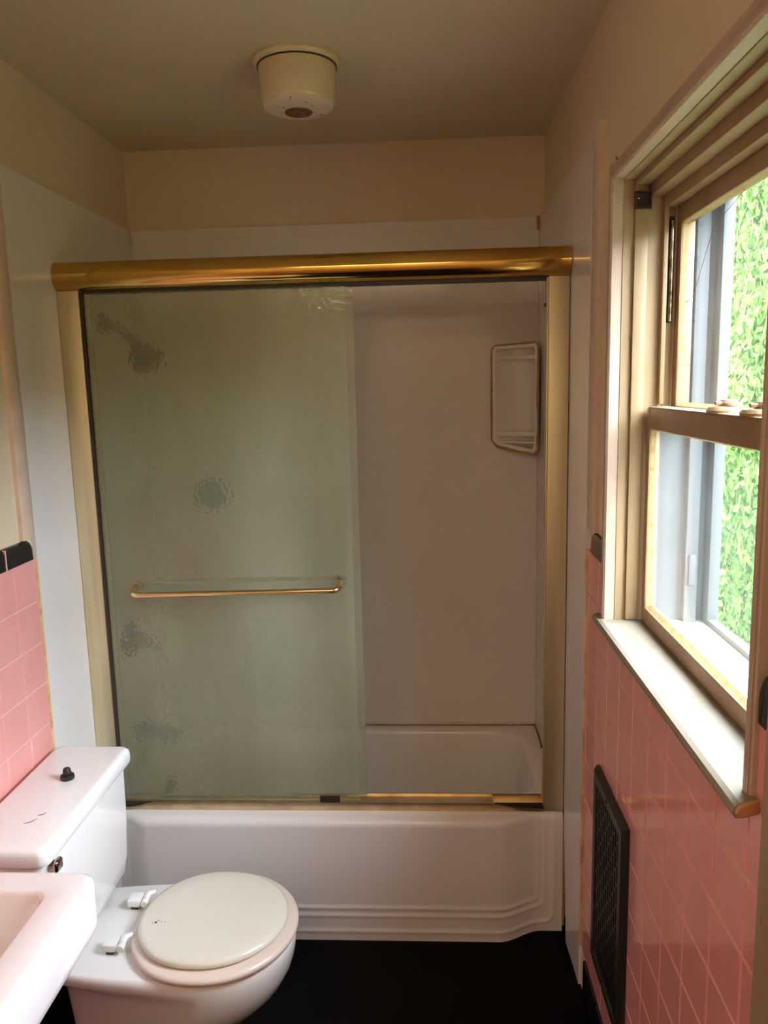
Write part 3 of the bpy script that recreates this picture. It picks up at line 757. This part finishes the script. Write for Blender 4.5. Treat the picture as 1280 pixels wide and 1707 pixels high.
# ------------------------------------------------------------------ outdoors
struct(box('ground', M['lawn'], None, XO+.001, 40, -25, 40, -.75, -.65), 'lawn outside the window', 'ground')
def leaf_mesh(nm, n, rx, ry, rzz, size, m, seed):
    rnd = random.Random(seed); bm = bmesh.new()
    for i in range(n):
        while True:
            p = Vector((rnd.uniform(-1, 1), rnd.uniform(-1, 1), rnd.uniform(-1, 1)))
            if .45 < p.length < 1: break
        p *= 1+.22*noise.noise(p*2.3+Vector((seed, 0, 0)))
        c = Vector((p.x*rx, p.y*ry, p.z*rzz+rzz))
        a = Vector((rnd.gauss(0, 1), rnd.gauss(0, 1), rnd.gauss(-.3, .6))).normalized()
        b = a.cross(Vector((rnd.gauss(0, 1), rnd.gauss(0, 1), rnd.gauss(0, 1)))).normalized()
        s = size*rnd.uniform(.6, 1.4)
        v = [bm.verts.new(c+q) for q in (-a*s, b*s*.38, a*s, -b*s*.38)]
        bm.faces.new(v)
    me = bpy.data.meshes.new(nm); bm.to_mesh(me); bm.free(); me.materials.append(m); return me
LM = [leaf_mesh('foliage', 80000, 1.0, 1.0, 1.0, .020, M['leaf'], 3), leaf_mesh('foliage', 80000, 1.0, 1.0, 1.0, .020, M['leaf2'], 9)]
spots = [(3.55, 5.6, 1.05, 1.05, 2.6, 1, 'pale leafy tree nearest the window pane outside'),
         (5.9, 6.4, 1.2, 1.2, 2.7, 0, 'leafy green tree right of the nearest tree outside the window'),
         (1.2+1.7, 8.4, 1.1, 1.2, 3.0, 0, 'green tree behind the white storm frame stile outside the window'),
         (5.3, 9.3, 1.25, 1.25, 3.4, 0, 'tall tree behind the nearest pair outside the window'),
         (8.3, 9.0, 1.3, 1.3, 3.2, 1, 'pale tree farthest to the right outside the window'),
         (4.2, 12.4, 1.5, 1.5, 3.8, 1, 'far pale tree seen between the nearer trees outside the window'),
         (7.9, 12.6, 1.6, 1.6, 4.0, 0, 'far green tree at the back outside the window')]
for i, (x, y, rx, ry, rzz, k, lab) in enumerate(spots):
    tr = thing('tree', lab, 'tree', (x, y, -.65), group='trees outside the window')
    o = bpy.data.objects.new('foliage', LM[k]); COL.objects.link(o); o.parent = tr
    o.location = (0, 0, .1); o.scale = (rx, ry, rzz); o.rotation_euler = (0, 0, i*1.3)
    MB().tube([(x, y, -.66), (x+.03, y+.02, .3), (x-.04, y, rzz*.7)], [.09, .07, .04], 10).build('trunk', M['bark'], tr, smooth=60)

struct(box('wall_side_blocker', M['blocker_grey'], None, XO+.001, 3.1, -1.0, -.8, -.66, 3.0), 'added unseen wall outside that blocks side light to the window', 'wall')  # added out of view to cut sideways sky light on jamb and sill
rnd = random.Random(5); bm = bmesh.new()
def hedge_run(x0, x1, y0, y1, z1, n, size):
    b = bmesh.new(); bmesh.ops.create_cube(b, size=1)
    for v in b.verts: v.co = Vector(((x0+x1)/2+v.co.x*(x1-x0-.5), (y0+y1)/2+v.co.y*(y1-y0-.5), (z1-.3-.66)/2+v.co.z*(z1-.3+.66)))
    me = bpy.data.meshes.new('tmp'); b.to_mesh(me); b.free(); bm.from_mesh(me); bpy.data.meshes.remove(me)
    for i in range(n):
        c = Vector((rnd.uniform(x0, x1), rnd.uniform(y0, y1), rnd.uniform(-.6, z1)))
        k = rnd.randrange(3)
        if k == 0: c.x = x0+abs(rnd.gauss(0, .15))
        elif k == 1: c.y = y0+abs(rnd.gauss(0, .15))
        else: c.z = z1-abs(rnd.gauss(0, .25))
        c.z += .25*noise.noise(c*1.3)
        a = Vector((rnd.gauss(0, 1), rnd.gauss(0, 1), rnd.gauss(-.3, .6))).normalized()
        d = a.cross(Vector((rnd.gauss(0, 1), rnd.gauss(0, 1), rnd.gauss(0, 1)))).normalized(); s = size*rnd.uniform(.6, 1.4)
        bm.faces.new([bm.verts.new(c+q) for q in (-a*s, d*s*.4, a*s, -d*s*.4)])
hedge_run(4.9, 5.9, -8, 4.3, 2.5, 24000, .11)  # added unseen run opposite the window, height set to block low sky light
hedge_run(1.7, 16, 15.2, 16.4, 6.5, 24000, .16)
me = bpy.data.meshes.new('hedge'); bm.to_mesh(me); bm.free(); me.materials.append(M['leaf'])
hg = bpy.data.objects.new('hedge', me); COL.objects.link(hg)
tag(hg, 'green hedge behind the trees outside, plus an added unseen run blocking low sky', 'hedge', kind='stuff')

# ------------------------------------------------------------------ light
wd = bpy.data.worlds.new('world'); SC.world = wd; wd.use_nodes = True
nt = wd.node_tree; nt.nodes.clear(); L = nt.links.new
out = N(nt, 'ShaderNodeOutputWorld'); bg = N(nt, 'ShaderNodeBackground'); L(bg.outputs[0], out.inputs[0])
tc = N(nt, 'ShaderNodeTexCoord'); sx = N(nt, 'ShaderNodeSeparateXYZ'); L(tc.outputs['Generated'], sx.inputs[0])
rp = N(nt, 'ShaderNodeValToRGB'); e = rp.color_ramp.elements
e[0].position = 0.0; e[0].color = (.78, .87, 1.0, 1); e[1].position = .8; e[1].color = (.82, .90, 1.0, 1)
L(sx.outputs['Z'], rp.inputs[0]); L(rp.outputs[0], bg.inputs['Color'])
bg.inputs['Strength'].default_value = 12
ld_ = bpy.data.lights.new('window_portal', 'AREA'); ld_.shape = 'RECTANGLE'; ld_.size = ZW1-ZW0+.1; ld_.size_y = YW1-YW0+.1
ld_.cycles.is_portal = True
lo_ = bpy.data.objects.new('window_portal', ld_); COL.objects.link(lo_)
lo_.location = (1.63, (YW0+YW1)/2, (ZW0+ZW1)/2); lo_.rotation_euler = (0, math.radians(90), 0)
su = bpy.data.lights.new('sun', 'SUN'); su.energy = 1.0; su.angle = math.radians(3); su.color = (1, .95, .82)
so = bpy.data.objects.new('sun', su); COL.objects.link(so); so.rotation_euler = (0, math.radians(-38), math.radians(20))

la = bpy.data.lights.new('added_fill_light', 'AREA'); la.shape = 'RECTANGLE'; la.size = .9; la.size_y = .6; la.energy = 4.0; la.color = (1, .77, .54)  # added warm fill behind the camera, no fixture, lifts the interior level
lao = bpy.data.objects.new('added_fill_light', la); COL.objects.link(lao); lao.location = (.7, -.5, H-.01)
# ------------------------------------------------------------------ camera
cam = bpy.data.cameras.new('camera'); co = bpy.data.objects.new('camera', cam); COL.objects.link(co)
cam.sensor_fit = 'HORIZONTAL'; cam.sensor_width = 36; cam.lens = 36*1308.63/1280; cam.clip_start = .02
co.location = (.9897, -.0187, 1.6297); co.rotation_euler = (1.4107, .0240, .0504)
SC.camera = co
SC.view_settings.view_transform = 'Standard'; SC.view_settings.look = 'None'; SC.view_settings.gamma = 1
SC.view_settings.use_curve_mapping = False; SC.view_settings.exposure = 1.88
cy_ = SC.cycles
cy_.max_bounces = 24; cy_.diffuse_bounces = 12; cy_.glossy_bounces = 8; cy_.transmission_bounces = 16; cy_.transparent_max_bounces = 16
cy_.sample_clamp_indirect = 6; cy_.blur_glossy = 1.0; cy_.use_denoising = True; cy_.caustics_refractive = True; cy_.caustics_reflective = True
